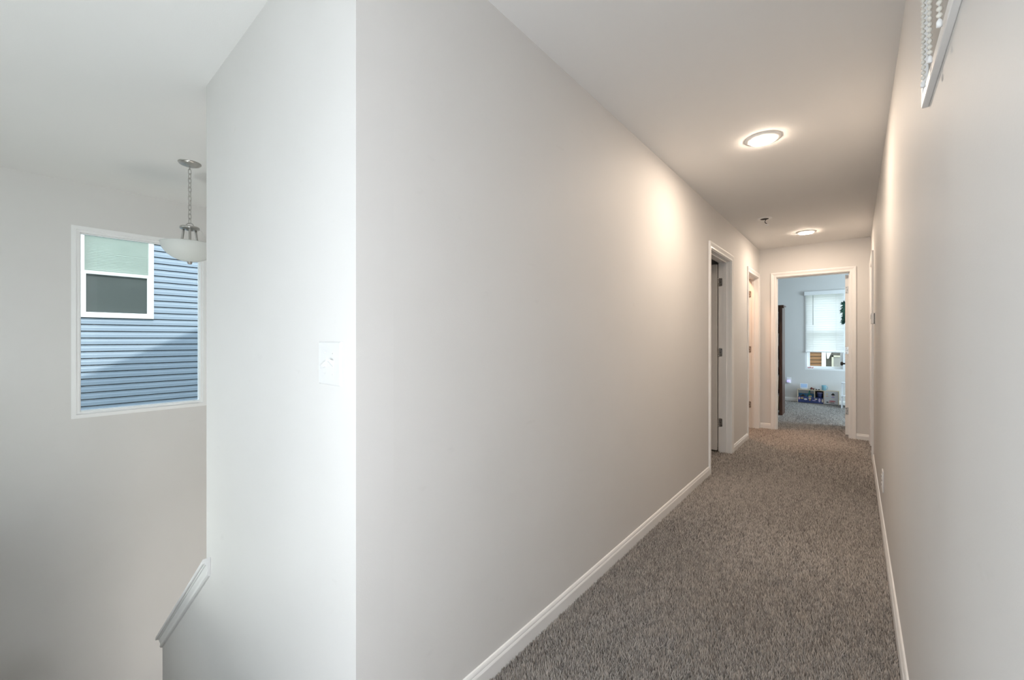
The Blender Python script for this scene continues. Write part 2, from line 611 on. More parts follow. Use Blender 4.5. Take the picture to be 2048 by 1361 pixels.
def casing(mb, fn, u0, u1, h):
    n = len(CAS)
    st = [lambda w_, t: fn(u0 - w_, -0.02, t), lambda w_, t: fn(u0 - w_, h + w_, t), lambda w_, t: fn(u1 + w_, h + w_, t), lambda w_, t: fn(u1 + w_, -0.02, t)]
    pts = [s(*c) for s in st for c in CAS]
    F = [(k * n + i, k * n + i + 1, (k + 1) * n + i + 1, (k + 1) * n + i) for k in range(3) for i in range(n - 1)]
    return mb.poly(pts, F)


def jamb(mb, fn, u0, u1, h, t0, t1, st0, st1):
    """lining boards and stops; t measured into the wall (negative)"""
    def b(a0, a1, z0, z1, d0, d1):
        p, q = fn(a0, z0, d0), fn(a1, z1, d1)
        mb.box(*[v for i in range(3) for v in sorted((p[i], q[i]))])
    b(u0 - .018, u0, -.02, h + .018, t0, t1)
    b(u1, u1 + .018, -.02, h + .018, t0, t1)
    b(u0, u1, h, h + .018, t0, t1)
    b(u0, u0 + .011, -.02, h, st0, st1)
    b(u1 - .011, u1, -.02, h, st0, st1)
    b(u0 + .011, u1 - .011, h - .011, h, st0, st1)
    return mb


def door_frame(name, side, rng, loc, label, st=(-0.075, -0.043)):
    e = empty(name, loc, label, 'door', kind='structure')
    fn = MAPS[side]
    obj('casing', casing(MB(), fn, rng[0], rng[1], DH), 'trim_paint', e)
    back = lambda u, z, t: fn(u, z, -T - t)
    obj('casing', casing(MB(), back, rng[0], rng[1], DH), 'trim_paint', e)
    obj('jamb', jamb(MB(), fn, rng[0], rng[1], DH, -T, 0.0, *st), 'trim_paint', e)
    return e


def slab(e, fn, w_, hh, th):
    """door leaf: fn(a, z, t): a along width from hinge, t through thickness"""
    def bx(mb, a0, a1, z0, z1, t0, t1):
        p, q = fn(a0, z0, t0), fn(a1, z1, t1)
        return mb.box(*[v for i in range(3) for v in sorted((p[i], q[i]))])
    z0 = 0.012
    mb = bx(MB(), 0, w_, z0, hh, 0.004, th - 0.004)
    for s0, s1 in ((0, 0.004), (th - 0.004, th)):
        bx(mb, 0, 0.11, z0, hh, s0, s1)
        bx(mb, w_ - 0.11, w_, z0, hh, s0, s1)
        bx(mb, 0.11, w_ - 0.11, z0, z0 + 0.22, s0, s1)
        bx(mb, 0.11, w_ - 0.11, hh - 0.12, hh, s0, s1)
        bx(mb, 0.11, w_ - 0.11, 0.90, 1.04, s0, s1)
    leaf = obj('leaf', mb, 'door_paint', e)
    for (p0, p1) in ((z0 + 0.25, 0.87), (1.07, hh - 0.15)):
        m2 = bx(MB(), 0.14, w_ - 0.14, p0, p1, 0.001, th - 0.001)
        obj('panel', m2, 'door_paint', leaf)
    return leaf


def hinges(e, zs, plate_fn, barrel_fn):
    """plate_fn(a, z, t) in the plane of the plate; barrel_fn(z) centre of the barrel"""
    for z in zs:
        hp = MB()
        n = 8
        prof = []
        W, HH, r = 0.032, 0.045, 0.010
        for cx, cz, a0 in ((W - r, HH - r, 0), (0, HH, None), (0, -HH, None), (W - r, -HH + r, -90)):
            if a0 is None:
                prof.append((cx, cz))
            else:
                for k in range(5):
                    t = math.radians(a0 + 90 * k / 4)
                    prof.append((cx + r * math.cos(t), cz + r * math.sin(t)))
        hp.extrude([(p[0], p[1]) for p in prof], lambda p, u: plate_fn(p[0], z + p[1], u), 0.0, 0.0025)
        h = obj('hinge', hp, 'nickel', e)
        bc = barrel_fn(z)
        kb = MB()
        for k in range(5):
            zz = bc[2] - 0.045 + k * 0.018
            kb.lathe([(1e-5, zz), (0.006, zz), (0.006, zz + 0.0165), (1e-5, zz + 0.0165)], (bc[0], bc[1], 0), 12)
        obj('hinge_barrel', kb, 'nickel', h)
        for (a_, dz) in ((0.022, 0.030), (0.013, 0.0), (0.022, -0.030)):
            c = plate_fn(a_, z + dz, 0.0028)
            c2 = plate_fn(a_, z + dz, 0.0022)
            ax = 'xyz'[max(range(3), key=lambda i: abs(c[i] - c2[i]))]
            obj('screw', MB().disc(c, 0.0042, ax, 10, t=0.0012), 'plastic_dark', h)


HZ = (1.83, 1.07, 0.31)
# door 1: opened into the dark left room, hinged on the far jamb
e = door_frame('door_1', 'left', D1, (-A, D1[0], 0), 'open white door of the nearer left doorway with nickel hinges')
slab(e, lambda a_, z, t: (-A - T - 0.012 - a_, D1[1] - 0.006 - t, z), 0.79, 2.02, 0.035)
hinges(e, HZ, lambda a_, z, t: (-A - T + 0.003 + a_, D1[1] - t, z), lambda z: (-A - T - 0.005, D1[1] - 0.006, z))
# door 2: opened into the warmly lit room
e = door_frame('door_2', 'left', D2, (-A, D2[0], 0), 'open white door of the farther left doorway beside the end wall')
slab(e, lambda a_, z, t: (-A - T - 0.012 - a_, D2[1] - 0.006 - t, z), 0.67, 2.02, 0.035)
hinges(e, HZ, lambda a_, z, t: (-A - T + 0.003 + a_, D2[1] - t, z), lambda z: (-A - T - 0.005, D2[1] - 0.006, z))
# end door: opened into the bedroom, hinged on the right jamb
e = door_frame('door_3', 'end', DE, (DE[0], YE, 0), 'open white bedroom door at the end of the hallway, seen edge on')
DLX = DE[1] - 0.044
lf = slab(e, lambda a_, z, t: (DLX + t, YE + T + 0.012 + a_, z), 0.745, 2.02, 0.035)
hinges(e, HZ, lambda a_, z, t: (DLX + 0.033 - a_, YE + T + 0.012 - t, z), lambda z: (DLX + 0.040, YE + T + 0.006, z))
kn = MB()
kc = (DLX, YE + T + 0.012 + 0.685, 0.87)
kn.lathe([(1e-5, 0.0), (0.030, 0.0), (0.030, -0.006), (0.011, -0.010), (0.010, -0.030), (0.024, -0.036), (0.028, -0.048), (0.022, -0.060), (1e-5, -0.063)], kc, 20, 'x')
obj('door_knob', kn, 'plastic_dark', e, 'dark round door knob')
# right door: shut, set back in its jamb
e = door_frame('door_4', 'right', D3, (B, D3[0], 0), 'closed white door on the right hallway wall near its end', st=(-0.060, -0.030))
slab(e, lambda a_, z, t: (B + 0.062 + t, D3[0] + 0.003 + a_, z), 0.756, 2.03, 0.035)

# ------------------------------------------------------------------ stair cap trim
t1 = empty('trim_1', (KX, YC, capz(KX)), 'white sloping cap moulding on the stair wall', 'trim', kind='structure')
cs = 1 / math.cos(math.atan(SL))


def rake(prof, mat, name, x0, x1):
    mb = MB().extrude(prof, lambda p, u: (u, p[0], capz(u) + p[1] * cs), x0, x1)
    return obj(name, mb, mat, t1)


XL = KX - 0.022
Y2 = YC + 0.115
rake([(YC, 0), (YC - 0.030, 0), (YC - 0.032, -0.003), (YC - 0.032, -0.013), (YC - 0.030, -0.016), (YC, -0.016)], 'trim_paint', 'cap_edge', XL, CAPX0)
rake([(YC, 0), (Y2 + 0.030, 0), (Y2 + 0.032, -0.003), (Y2 + 0.032, -0.013), (Y2 + 0.030, -0.016), (YC, -0.016)], 'trim_paint', 'cap_board', XL, -XS)
mprof = [(0, -0.016), (0.022, -0.016), (0.022, -0.021), (0.017, -0.024), (0.015, -0.034), (0.011, -0.044), (0.0105, -0.049), (0.013, -0.052), (0.013, -0.060), (0.008, -0.066), (0, -0.069)]
rake([(YC - o, z) for o, z in mprof], 'trim_paint', 'cap_moulding', XL + 0.018, CAPX0)
rake([(Y2 + o, z) for o, z in mprof], 'trim_paint', 'cap_moulding', XL + 0.018, -XS)

# ------------------------------------------------------------------ windows


def ring_frame(mb, fn, u0, u1, z0, z1, w_, d0, d1):
    """rectangular ring: fn(u, z, d)"""
    def b(a0, a1, c0, c1):
        p, q = fn(a0, c0, d0), fn(a1, c1, d1)
        mb.box(*[v for i in range(3) for v in sorted((p[i], q[i]))])
    b(u0, u0 + w_, z0, z1)
    b(u1 - w_, u1, z0, z1)
    b(u0 + w_, u1 - w_, z0, z0 + w_)
    b(u0 + w_, u1 - w_, z1 - w_, z1)
    return mb


def pane(e, fn, u0, u1, z0, z1, d, mat='window_glass', name='pane'):
    mb = MB()
    p, q = fn(u0, z0, d - 0.002), fn(u1, z1, d + 0.002)
    mb.box(*[v for i in range(3) for v in sorted((p[i], q[i]))])
    return obj(name, mb, mat, e)


fw = lambda u, z, d: (-XW - d, u, z)
e = empty('window_1', (-XW, WIN1[0], WIN1[2]), 'white framed picture window in the stairwell facing the blue house', 'window', kind='structure')
y0, y1, z0, z1 = WIN1
obj('frame', ring_frame(MB(), fw, y0, y1, z0, z1, 0.028, -0.004, 0.12), 'vinyl_white', e)
obj('sash', ring_frame(MB(), fw, y0 + .028, y1 - .028, z0 + .028, z1 - .028, 0.020, 0.010, 0.10), 'vinyl_white', e)
obj('glazing_bead', ring_frame(MB(), fw, y0 + .048, y1 - .048, z0 + .048, z1 - .048, 0.006, 0.035, 0.060), 'vinyl_white', e)
pane(e, fw, y0 + .05, y1 - .05, z0 + .05, z1 - .05, 0.055)

fb = lambda u, z, d: (u, YB + d, z)
e = empty('window_2', (WIN2[0], YB, WIN2[2]), 'white bedroom window half covered by a slatted blind', 'window', kind='structure')
x0, x1, z0, z1 = WIN2
obj('frame', ring_frame(MB(), fb, x0, x1, z0, z1, 0.030, 0.0, 0.13), 'vinyl_white', e)
obj('sash', ring_frame(MB(), fb, x0 + .03, x1 - .03, z0 + .03, 1.37, 0.040, 0.070, 0.105), 'vinyl_white', e)
obj('sash', ring_frame(MB(), fb, x0 + .03, x1 - .03, 1.33, z1 - .03, 0.040, 0.105, 0.13), 'vinyl_white', e)
pane(e, fb, x0 + .065, x1 - .065, z0 + .065, 1.335, 0.088)
pane(e, fb, x0 + .065, x1 - .065, 1.365, z1 - .065, 0.118)

fk = lambda u, z, d: (u, -3.25 - d, z)
e = empty('window_3', (WIN3[0], -3.25, WIN3[2]), 'loft window behind the viewer', 'window', kind='structure')
obj('frame', ring_frame(MB(), fk, *WIN3, 0.05, 0.02, 0.13), 'vinyl_white', e)
pane(e, fk, WIN3[0] + .04, WIN3[1] - .04, WIN3[2] + .04, WIN3[3] - .04, 0.08)
e = empty('fill_window_5', (FILL_WIN5[0], -3.25, FILL_WIN5[2]), 'added unseen loft window lighting the stairwell', 'window', kind='structure')
obj('frame', ring_frame(MB(), fk, *FILL_WIN5, 0.05, 0.02, 0.13), 'vinyl_white', e)
pane(e, fk, FILL_WIN5[0] + .04, FILL_WIN5[1] - .04, FILL_WIN5[2] + .04, FILL_WIN5[3] - .04, 0.08)
fl_ = lambda u, z, d: (-A - T + d, u, z)
e = empty('fill_window_6', (-A - T, FILL_WIN6[0], FILL_WIN6[2]), 'added unseen lower floor opening for stairwell fill light', 'window', kind='structure')
obj('frame', ring_frame(MB(), fl_, *FILL_WIN6, 0.05, 0.01, 0.09), 'vinyl_white', e)
pane(e, fl_, FILL_WIN6[0] + .04, FILL_WIN6[1] - .04, FILL_WIN6[2] + .04, FILL_WIN6[3] - .04, 0.05)
fs = lambda u, z, d: (2.7 + d, u, z)
e = empty('fill_window_4', (2.7, FILL_WIN4[0], FILL_WIN4[2]), 'added unseen bedroom side window for fill light', 'window', kind='structure')
obj('frame', ring_frame(MB(), fs, *FILL_WIN4, 0.05, 0.02, 0.13), 'vinyl_white', e)
pane(e, fs, FILL_WIN4[0] + .04, FILL_WIN4[1] - .04, FILL_WIN4[2] + .04, FILL_WIN4[3] - .04, 0.08)

# ------------------------------------------------------------------ the hallway's fixtures


def downlight(x, y, label, mat='lamp_lens'):
    e = empty('recessed_downlight', (x, y, H), label, 'ceiling light', 'round hallway downlights')
    obj('trim_ring', MB().lathe([(0.096, 0.0), (0.0965, -0.0025), (0.094, -0.0045), (0.082, -0.0085), (0.072, -0.0115), (0.070, -0.0115), (0.070, -0.004)], (x, y, H), 48), 'plastic_white', e)
    obj('lens', MB().lathe([(0.0695, -0.010), (0.0690, -0.0142), (0.066, -0.0157), (0.045, -0.0172), (1e-5, -0.0180)], (x, y, H), 40), mat, e)
    return e


d1 = downlight(-0.434, 2.900, 'glowing round ceiling downlight nearer the viewer, in mid hallway')
copy_tree(d1, (-0.434, 5.748, H), 'glowing round ceiling downlight near the end wall of the hallway')
downlight(-1.36, 6.08, 'warm ceiling light inside the far left room, hidden past its doorway', 'bath_lens')



def stair_fill_uplight(x, y, z, label):  # out of view, added to brighten the stairwell ceiling
    e = empty('stair_fill_light', (x, y, z - .14), label, 'fill light')
    obj('back_plate', MB().bbox(x - .05, x + .05, y - .16, y - .145, z - .14, z + .02, .004), 'nickel', e)
    obj('bowl', MB().lathe([(1e-5, -.10), (.06, -.085), (.11, -.045), (.135, .008), (.130, .008), (.105, -.035), (1e-5, -.09)], (x, y, z), 40), 'stair_fill_bowl', e)
    obj('lens', MB().lathe([(.128, .0), (.07, .010), (1e-5, .013)], (x, y, z), 40), 'stair_fill_lens', e)
    return e


stair_fill_uplight(-2.8, -0.342, -0.22, 'added unseen nickel uplight filling the stairwell with light')


def globe_fill(x, y, z, label):  # out of view, added as general fill for walls and ceiling
    e = empty('globe_fill_light', (x, y, 0), label, 'floor lamp')
    obj('base', MB().lathe([(1e-5, 0.0), (0.13, 0.0), (0.13, 0.012), (0.03, 0.024), (1e-5, 0.024)], (x, y, 0), 32), 'nickel', e)
    obj('pole', MB().tube([(x, y, .02), (x, y, z - .145)], .010, 12), 'nickel', e)
    obj('globe', MB().ball((x, y, z), .15, 32, 20), 'fill_globe_lens', e)
    return e


globe_fill(-0.34, -0.64, 1.08, 'added unseen frosted globe fill light behind the viewer')

# smoke detector bracket left without its detector
sx, sy = -0.708, 4.832
e = empty('detector_bracket', (sx, sy, H), 'empty white detector bracket on ceiling with dangling wire plug', 'smoke detector')
obj('mounting_plate', MB().lathe([(0.066, 0.0), (0.066, -0.005), (0.060, -0.007), (0.052, -0.006), (0.046, -0.006), (0.042, -0.008), (0.036, -0.008)], (sx, sy, H), 36), 'plastic_white', e)
obj('opening', MB().lathe([(0.037, -0.0082), (1e-5, -0.0090)], (sx, sy, H), 28, smooth=False), 'gap_dark', e)
wr = MB().tube([(sx + .012, sy, H - .004), (sx + .014, sy - .004, H - .016), (sx + .006, sy - .006, H - .030), (sx + .004, sy - .004, H - .042), (sx + .014, sy - .002, H - .054), (sx + .022, sy, H - .062)], 0.0035, 8)
obj('wire', wr, 'plastic_dark', e)
obj('connector_plug', MB().bbox(sx + .012, sx + .036, sy - .008, sy + .008, H - .082, H - .060, .003), 'plastic_white', e)

# double light switch on the projecting wall
SWX, SWZ = -1.155, 1.147
e = empty('light_switch', (SWX, YC, SWZ - 0.062), 'white double toggle light switch plate beside the wall corner', 'light switch')
pl = MB()
hw, hh2 = 0.066, 0.0625
out = [(-hw, -hh2), (hw, -hh2), (hw, hh2), (-hw, hh2)]
rings = [(1.0, 0.0), (1.0, 0.002), (0.94, 0.0062)]
pp = [(SWX + x * k, YC - t, SWZ + z * (k if k == 1 else 0.94)) for k, t in rings for x, z in out]
pl.poly(pp, [(0, 1, 5, 4), (1, 2, 6, 5), (2, 3, 7, 6), (3, 0, 4, 7), (4, 5, 9, 8), (5, 6, 10, 9), (6, 7, 11, 10), (7, 4, 8, 11), (8, 9, 10, 11)])
obj('cover_plate', pl, 'switch_plastic', e)
for s, up in ((-0.023, -1), (0.023, 1)):
    tb = obj('toggle_slot', MB().box(SWX + s - .0055, SWX + s + .0055, YC - .0068, YC - .0055, SWZ - .013, SWZ + .013), 'switch_plastic', e)
    tg = MB()
    q = [(-.0045, -.009), (.0045, -.009), (.0045, .009), (-.0045, .009)]
    tip = [(-.0035, up * .011 - .004), (.0035, up * .011 - .004), (.0035, up * .011 + .004), (-.0035, up * .011 + .004)]
    tg.poly([(SWX + s + a_, YC - .006, SWZ + b_) for a_, b_ in q] + [(SWX + s + a_, YC - .021, SWZ + b_) for a_, b_ in tip],
            [(0, 1, 5, 4), (1, 2, 6, 5), (2, 3, 7, 6), (3, 0, 4, 7), (4, 5, 6, 7)])
    obj('toggle', tg, 'switch_plastic', e)
    for dz in (-.030, .030):
        obj('screw', MB().lathe([(.0032, -.0058), (.0032, -.0068), (1e-5, -.0074)], (SWX + s, YC, SWZ + dz), 12, 'y'), 'switch_plastic', e)

# wall outlet low on the right wall
OY, OZ = 3.585, 0.295
e = empty('wall_outlet', (B, OY, OZ - 0.07), 'white power outlet low on the right hallway wall', 'outlet')
obj('cover_plate', MB().bbox(B - .007, B, OY - .043, OY + .043, OZ - .070, OZ + .070, .003), 'plastic_white', e)
for dz in (-.026, .026):
    rc = obj('socket', MB().bbox(B - .0105, B - .006, OY - .017, OY + .017, OZ + dz - .016, OZ + dz + .016, .002), 'plastic_white', e)
    for dy in (-.0065, .0065):
        obj('slot', MB().box(B - .0112, B - .0100, OY + dy - .0016, OY + dy + .0016, OZ + dz - .004, OZ + dz + .007), 'plastic_dark', rc)
obj('screw', MB().lathe([(.0035, -.0068), (.0035, -.0078), (1e-5, -.0085)], (B, OY, OZ), 12, 'x'), 'nickel', e)

# thermostat next to the right door casing
TY, TZ = 5.02, 1.402
e = empty('thermostat', (B, TY, TZ - 0.055), 'small white thermostat box on right wall beside the door casing', 'thermostat')
obj('back_plate', MB().bbox(B - .005, B, TY - .066, TY + .066, TZ - .058, TZ + .058, .002), 'plastic_white', e)
obj('body', MB().bbox(B - .031, B - .009, TY - .056, TY + .056, TZ - .050, TZ + .052, .005), 'plastic_white', e)
obj('gap', MB().box(B - .009, B - .005, TY - .046, TY + .052, TZ - .047, TZ + .049), 'gap_dark', e)
obj('display', MB().box(B - .0318, B - .0308, TY - .036, TY + .036, TZ - .004, TZ + .034), 'grey_panel', e)

# beaded wall hanging high on the right wall
fx, fy1, fy0, fz0, fz1 = B, 1.437, 0.66, 1.790, 2.30
e = empty('bead_hanging', (B, (fy0 + fy1) / 2, fz0), 'white framed wall hanging with strands of pale beads, high on right wall', 'wall art')
for nm, (a0, a1, c0, c1) in (('bottom_rail', (fy0, fy1, fz0, fz0 + .026)), ('top_rail', (fy0, fy1, fz1 - .026, fz1)), ('stile', (fy0, fy0 + .026, fz0 + .026, fz1 - .026)), ('stile', (fy1 - .026, fy1, fz0 + .026, fz1 - .026))):
    obj(nm, MB().bbox(B - .013, B, a0, a1, c0, c1, .0015), 'trim_paint', e)
obj('backing_board', MB().box(B - .003, B, fy0 + .026, fy1 - .026, fz0 + .026, fz1 - .026), 'hanging_backing', e)
bead = None
bx_ = B - 0.0225
for k, yy in enumerate([1.296, 1.190, 1.0645, 0.95, 0.84, 0.74]):
    zb = fz0 - 0.003
    s = obj('bead_strand', MB().tube([(bx_, yy, zb), (bx_, yy, fz1 - .012)], 0.0012, 6), 'cord_white', e)
    kb = obj('end_clip', MB().lathe([(1e-5, -.006), (.0042, -.005), (.0042, .005), (.002, .009)], (bx_, yy, zb), 12), 'plastic_white', s)
    n = 40
    bm_ = MB()
    for i in range(n):
        z = zb + 0.016 + i * 0.0115
        if z < fz1 - .02:
            bm_.ball((bx_, yy, z), 0.0045, 8, 6)
    o = obj('beads', bm_, 'bead_ivory', s, kind='stuff')
    obj('hook', MB().tube([(B - .012, yy, fz1 - .012), (bx_, yy, fz1 - .012)], .0015, 6), 'nickel', s)

# ------------------------------------------------------------------ pendant lamp in the stairwell
PX, PY = -3.548, 0.742
e = empty('pendant_lamp', (PX, PY, H), 'brushed nickel chain pendant with frosted glass bowl in front of stairwell window', 'pendant lamp')
obj('canopy', MB().lathe([(0.066, 0.0), (0.066, -0.004), (0.058, -0.013), (0.036, -0.022), (0.012, -0.026), (1e-5, -0.026)], (PX, PY, H), 40), 'nickel', e)
obj('canopy_loop', MB().tube([(PX + .009 * math.cos(t), PY, H - .036 + .011 * math.sin(t)) for t in [2 * math.pi * k / 16 for k in range(16)]], .0022, 8, closed=True), 'nickel', e)
ztop, zbot = H - 0.046, 2.022
link0 = None
nl = 12
pitch = (ztop - zbot) / nl
for k in range(nl):
    zc = ztop - pitch * (k + .5)
    a_, b_ = 0.0095, pitch / 2 + 0.0045
    ring = []
    for i in range(20):
        t = 2 * math.pi * i / 20
        h_, v_ = a_ * math.copysign(abs(math.cos(t)) ** .8, math.cos(t)), b_ * math.copysign(abs(math.sin(t)) ** .85, math.sin(t))
        th = math.radians(25 if k % 2 else 115)
        ring.append((PX + h_ * math.cos(th), PY + h_ * math.sin(th), zc + v_))
    obj('chain_link', MB().tube(ring, .0022, 8, closed=True), 'nickel', e)
zd = 1.985
hub = obj('hub_disc', MB().lathe([(1e-5, zd + .010), (.053, zd + .010), (.056, zd + .007), (.056, zd - .004), (.053, zd - .007), (.02, zd - .007), (.018, zd - .016), (1e-5, zd - .016)], (PX, PY, 0), 36), 'nickel', e)
obj('hub_loop', MB().tube([(PX + .025 * math.cos(t) * .64, PY + .025 * math.cos(t) * .77, zd + .010 + .027 * math.sin(t)) for t in [math.pi * k / 14 for k in range(15)]], .0035, 8), 'nickel', hub)
zrim, rad, dep = 1.872, 0.160, 0.120
for k in range(3):
    t = math.radians(230 + 120 * k)
    cx_, sx_ = math.cos(t), math.sin(t)
    path = []
    for i in range(9):
        q = i / 8
        r_ = 0.040 + 0.040 * q ** 2.2
        path.append((PX + r_ * cx_, PY + r_ * sx_, zd - .004 - (zd - zrim + .035) * q))
    obj('arm', MB().tube(path, .0068, 10), 'nickel', e)
prof = []
for i in range(17):
    q = i / 16
    prof.append((max(1e-5, rad * math.sin(q * math.pi / 2)), -dep * math.cos(q * math.pi / 2) ** 1.15 if q < 1 else 0.0))
prof.append((rad + .003, .004))
prof.append((rad - .003, .004))
for i in range(15, -1, -1):
    q = i / 16
    prof.append((max(1e-5, (rad - .005) * math.sin(q * math.pi / 2)), -(dep - .005) * math.cos(q * math.pi / 2) ** 1.15))
obj('glass_bowl', MB().lathe(prof, (PX, PY, zrim), 56), 'frosted_bowl', e)
obj('finial', MB().lathe([(1e-5, -dep - .018), (.010, -dep - .016), (.014, -dep - .010), (.014, -dep - .003), (.018, -dep + .002), (1e-5, -dep + .002)], (PX, PY, zrim), 20), 'nickel', e)
obj('centre_stem', MB().tube([(PX, PY, zd), (PX, PY, zrim - dep)], .006, 10), 'nickel', e)
obj('cord', MB().tube([(PX + .03, PY + .05, zd), (PX + .05, PY + .075, zd - .05), (PX + .055, PY + .085, zd - .12)], .0015, 6), 'cord_white', e)

# ------------------------------------------------------------------ neighbour's house seen through the stairwell window
NX, PITCH = -8.76, 0.1016
ny0, ny1 = -6.0, 9.0
nh = empty('neighbour_house', (NX, 1.5, -3.0), 'blue grey lap sided house outside the stairwell window', 'house')
NW = (0.515, 1.357, 1.538, 2.90)
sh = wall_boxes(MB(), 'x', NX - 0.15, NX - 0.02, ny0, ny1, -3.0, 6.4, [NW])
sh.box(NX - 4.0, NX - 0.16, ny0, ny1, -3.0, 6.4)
obj('wall_sheathing', sh, 'gap_dark', nh)  # near black colour draws the shadow lines between planks
sp = [(-.010, 0.0), (0.012, 0.0), (0.013, 0.004), (0.011, PITCH * .48), (0.0035, PITCH * .62), (0.001, PITCH * .88), (-.010, PITCH * .88)]


def plank(zz, a0, a1):
    mb = MB().extrude(sp, lambda p, u: (NX + p[0], u, zz + p[1]), a0, a1)
    return obj('siding_plank', mb, 'siding_blue', nh)


full = None
nrow = int(9.3 / PITCH)
z_first = 1.538 - PITCH * math.floor((1.538 + 3.0) / PITCH)
cut = {}
for k in range(nrow):
    zz = z_first + k * PITCH
    if zz + PITCH > NW[2] + .01 and zz < NW[3]:
        for a0, a1 in ((ny0, NW[0]), (NW[1], ny1)):
            if (a0, a1) in cut:
                src, z_s = cut[a0, a1]
                copy_to(src, nh, (0, 0, zz - z_s))
            else:
                cut[a0, a1] = (plank(zz, a0, a1), zz)
    elif full is None:
        full = (plank(zz, ny0, ny1), zz)
    else:
        copy_to(full[0], nh, (0, 0, zz - full[1]))
fn_ = lambda u, z, d: (NX - d, u, z)
nw = obj('window_frame', ring_frame(MB(), fn_, *NW, 0.060, -.030, 0.05), 'vinyl_white', nh)
mid = 2.205
obj('lower_sash', ring_frame(MB(), fn_, NW[0] + .06, NW[1] - .06, NW[2] + .06, mid, 0.018, -.012, 0.03), 'vinyl_white', nw)
obj('meeting_rail', MB().box(NX - .02, NX + .016, NW[0] + .06, NW[1] - .06, mid - .012, mid + .03), 'vinyl_white', nw)
mbp = MB().box(NX - .022, NX - .018, NW[0] + .06, NW[1] - .06, mid, NW[3] - .05)
obj('upper_pane', mbp, 'neighbour_glass', nw)
obj('insect_screen', MB().box(NX - .014, NX - .012, NW[0] + .06, NW[1] - .06, NW[2] + .06, mid), 'screen_mesh', nw)
bl = MB()
zz = NW[2] + .06
while zz < NW[3] - .06:
    q = [(-.040, 0), (-.045, .027), (-.047, .028), (-.042, .001)]
    bl.poly([(NX + a_, u_, zz + b_) for u_ in (NW[0] + .05, NW[1] - .05) for a_, b_ in q], [(0, 1, 2, 3), (4, 7, 6, 5), (0, 4, 5, 1), (1, 5, 6, 2), (2, 6, 7, 3), (3, 7, 4, 0)])
    zz += .0245
o = obj('blind_slats', bl, 'blind_far', nw, kind='stuff')

# ------------------------------------------------------------------ seen below the bedroom blind: timber clad building
tb = empty('timber_building', (-1.4, 17.0, -3.0), 'brown boarded building with white post outside the bedroom window', 'building')
first = None
for k in range(16):
    z = -.55 + k * .118
    if first is None:
        first = obj('board', MB().bbox(-2.6, -.86, 17.0, 17.03, z, z + .100, .006), 'cedar_board', tb)
    else:
        copy_to(first, tb, (0, 0, k * .118))
obj('backing_wall', MB().box(-4.0, 1.5, 17.04, 18.5, -3.0, 2.6), 'dark_panel', tb)
obj('post', MB().bbox(-.86, -.75, 16.93, 17.03, -3.0, 2.4, .008), 'trim_paint', tb)
obj('bracket', MB().extrude([(-.74, .78), (-.60, .78), (-.68, .56), (-.72, .56)], lambda p, u: (p[0], u, p[1]), 16.95, 17.02), 'trim_paint', tb)
obj('panel', MB().box(-.56, .4, 16.98, 17.02, -3.0, .62), 'grey_panel', tb)
obj('panel_frame', MB().box(-.60, -.55, 16.96, 17.03, -3.0, .67).box(-.60, .4, 16.96, 17.03, .62, .67), 'cream_trim', tb)

# ------------------------------------------------------------------ bedroom window blind
BX0, BX1 = WIN2[0] + .008, WIN2[1] - .008
e = empty('window_blind', ((BX0 + BX1) / 2, YB - .02, 0.95), 'white slatted window blind lowered over the bedroom window', 'window blind')
obj('valance', MB().bbox(WIN2[0] - .012, WIN2[1] + .012, YB - .038, YB - .004, 2.050, 2.125, .004), 'vinyl_white', e)
SP = 0.0427
ns = 25
sl0 = None
sy = YB - 0.012
for k in range(ns):
    z = 2.030 - k * SP
    if sl0 is None:
        c_, s_ = math.cos(math.radians(78)), math.sin(math.radians(78))
        hw = .028
        prof = []
        for q in (-1, -.5, 0, .5, 1):
            prof.append((q * hw * c_ + .0022 * (1 - q * q) * -s_, q * hw * s_ + .0022 * (1 - q * q) * c_))
        prof += [(a_ + .0022 * s_, b_ - .0022 * c_) for a_, b_ in reversed(prof)]
        sl0 = obj('slat', MB().extrude(prof, lambda p, u: (u, sy + p[0], z + p[1]), BX0, BX1), 'blind_slat', e)
    else:
        copy_to(sl0, e, (0, 0, -k * SP))
zb = 2.030 - ns * SP
obj('bottom_rail', MB().bbox(BX0, BX1, sy - .024, sy + .024, zb - .004, zb + .016, .003), 'vinyl_white', e)
for xx in (BX0 + .12, BX1 - .12):
    obj('ladder_cord', MB().tube([(xx, sy - .027, zb), (xx, sy - .027, 2.05)], .0012, 6), 'cord_white', e)
obj('tilt_wand', MB().tube([(-.622, YB - .045, 2.045), (-.622, YB - .047, 1.48)], .0045, 8), 'grey_panel', e)

# ------------------------------------------------------------------ bedroom furniture and toys
# bookcase just inside the bedroom on the left
KX0, KX1, KY0, KY1, KH = -1.70, -0.890, 7.74, 8.04, 1.745
e = empty('bookcase', ((KX0 + KX1) / 2, (KY0 + KY1) / 2, 0), 'tall dark brown wooden bookcase just inside the bedroom doorway', 'bookcase')
for xx in (KX0, KX1 - .045):
    obj('side_panel', MB().bbox(xx, xx + .045, KY0, KY1, 0, KH - .02, .003), 'dark_wood', e)
obj('back_panel', MB().box(KX0 + .045, KX1 - .045, KY1 - .012, KY1, .06, KH - .02), 'dark_wood', e)
obj('crown', MB().extrude([(-.020, -.03), (-.012, -.03), (.004, -.012), (.018, -.006), (.018, .012), (-.020, .012)], lambda p, u: (u, KY0 - p[0], KH - .012 + p[1]), KX0 - .018, KX1 + .018), 'dark_wood', e)
obj('top', MB().bbox(KX0 - .016, KX1 + .016, KY0 - .014, KY1, KH - .012, KH + .008, .003), 'dark_wood', e)
shz = [0.07, 0.40, 0.74, 1.08, 1.42]
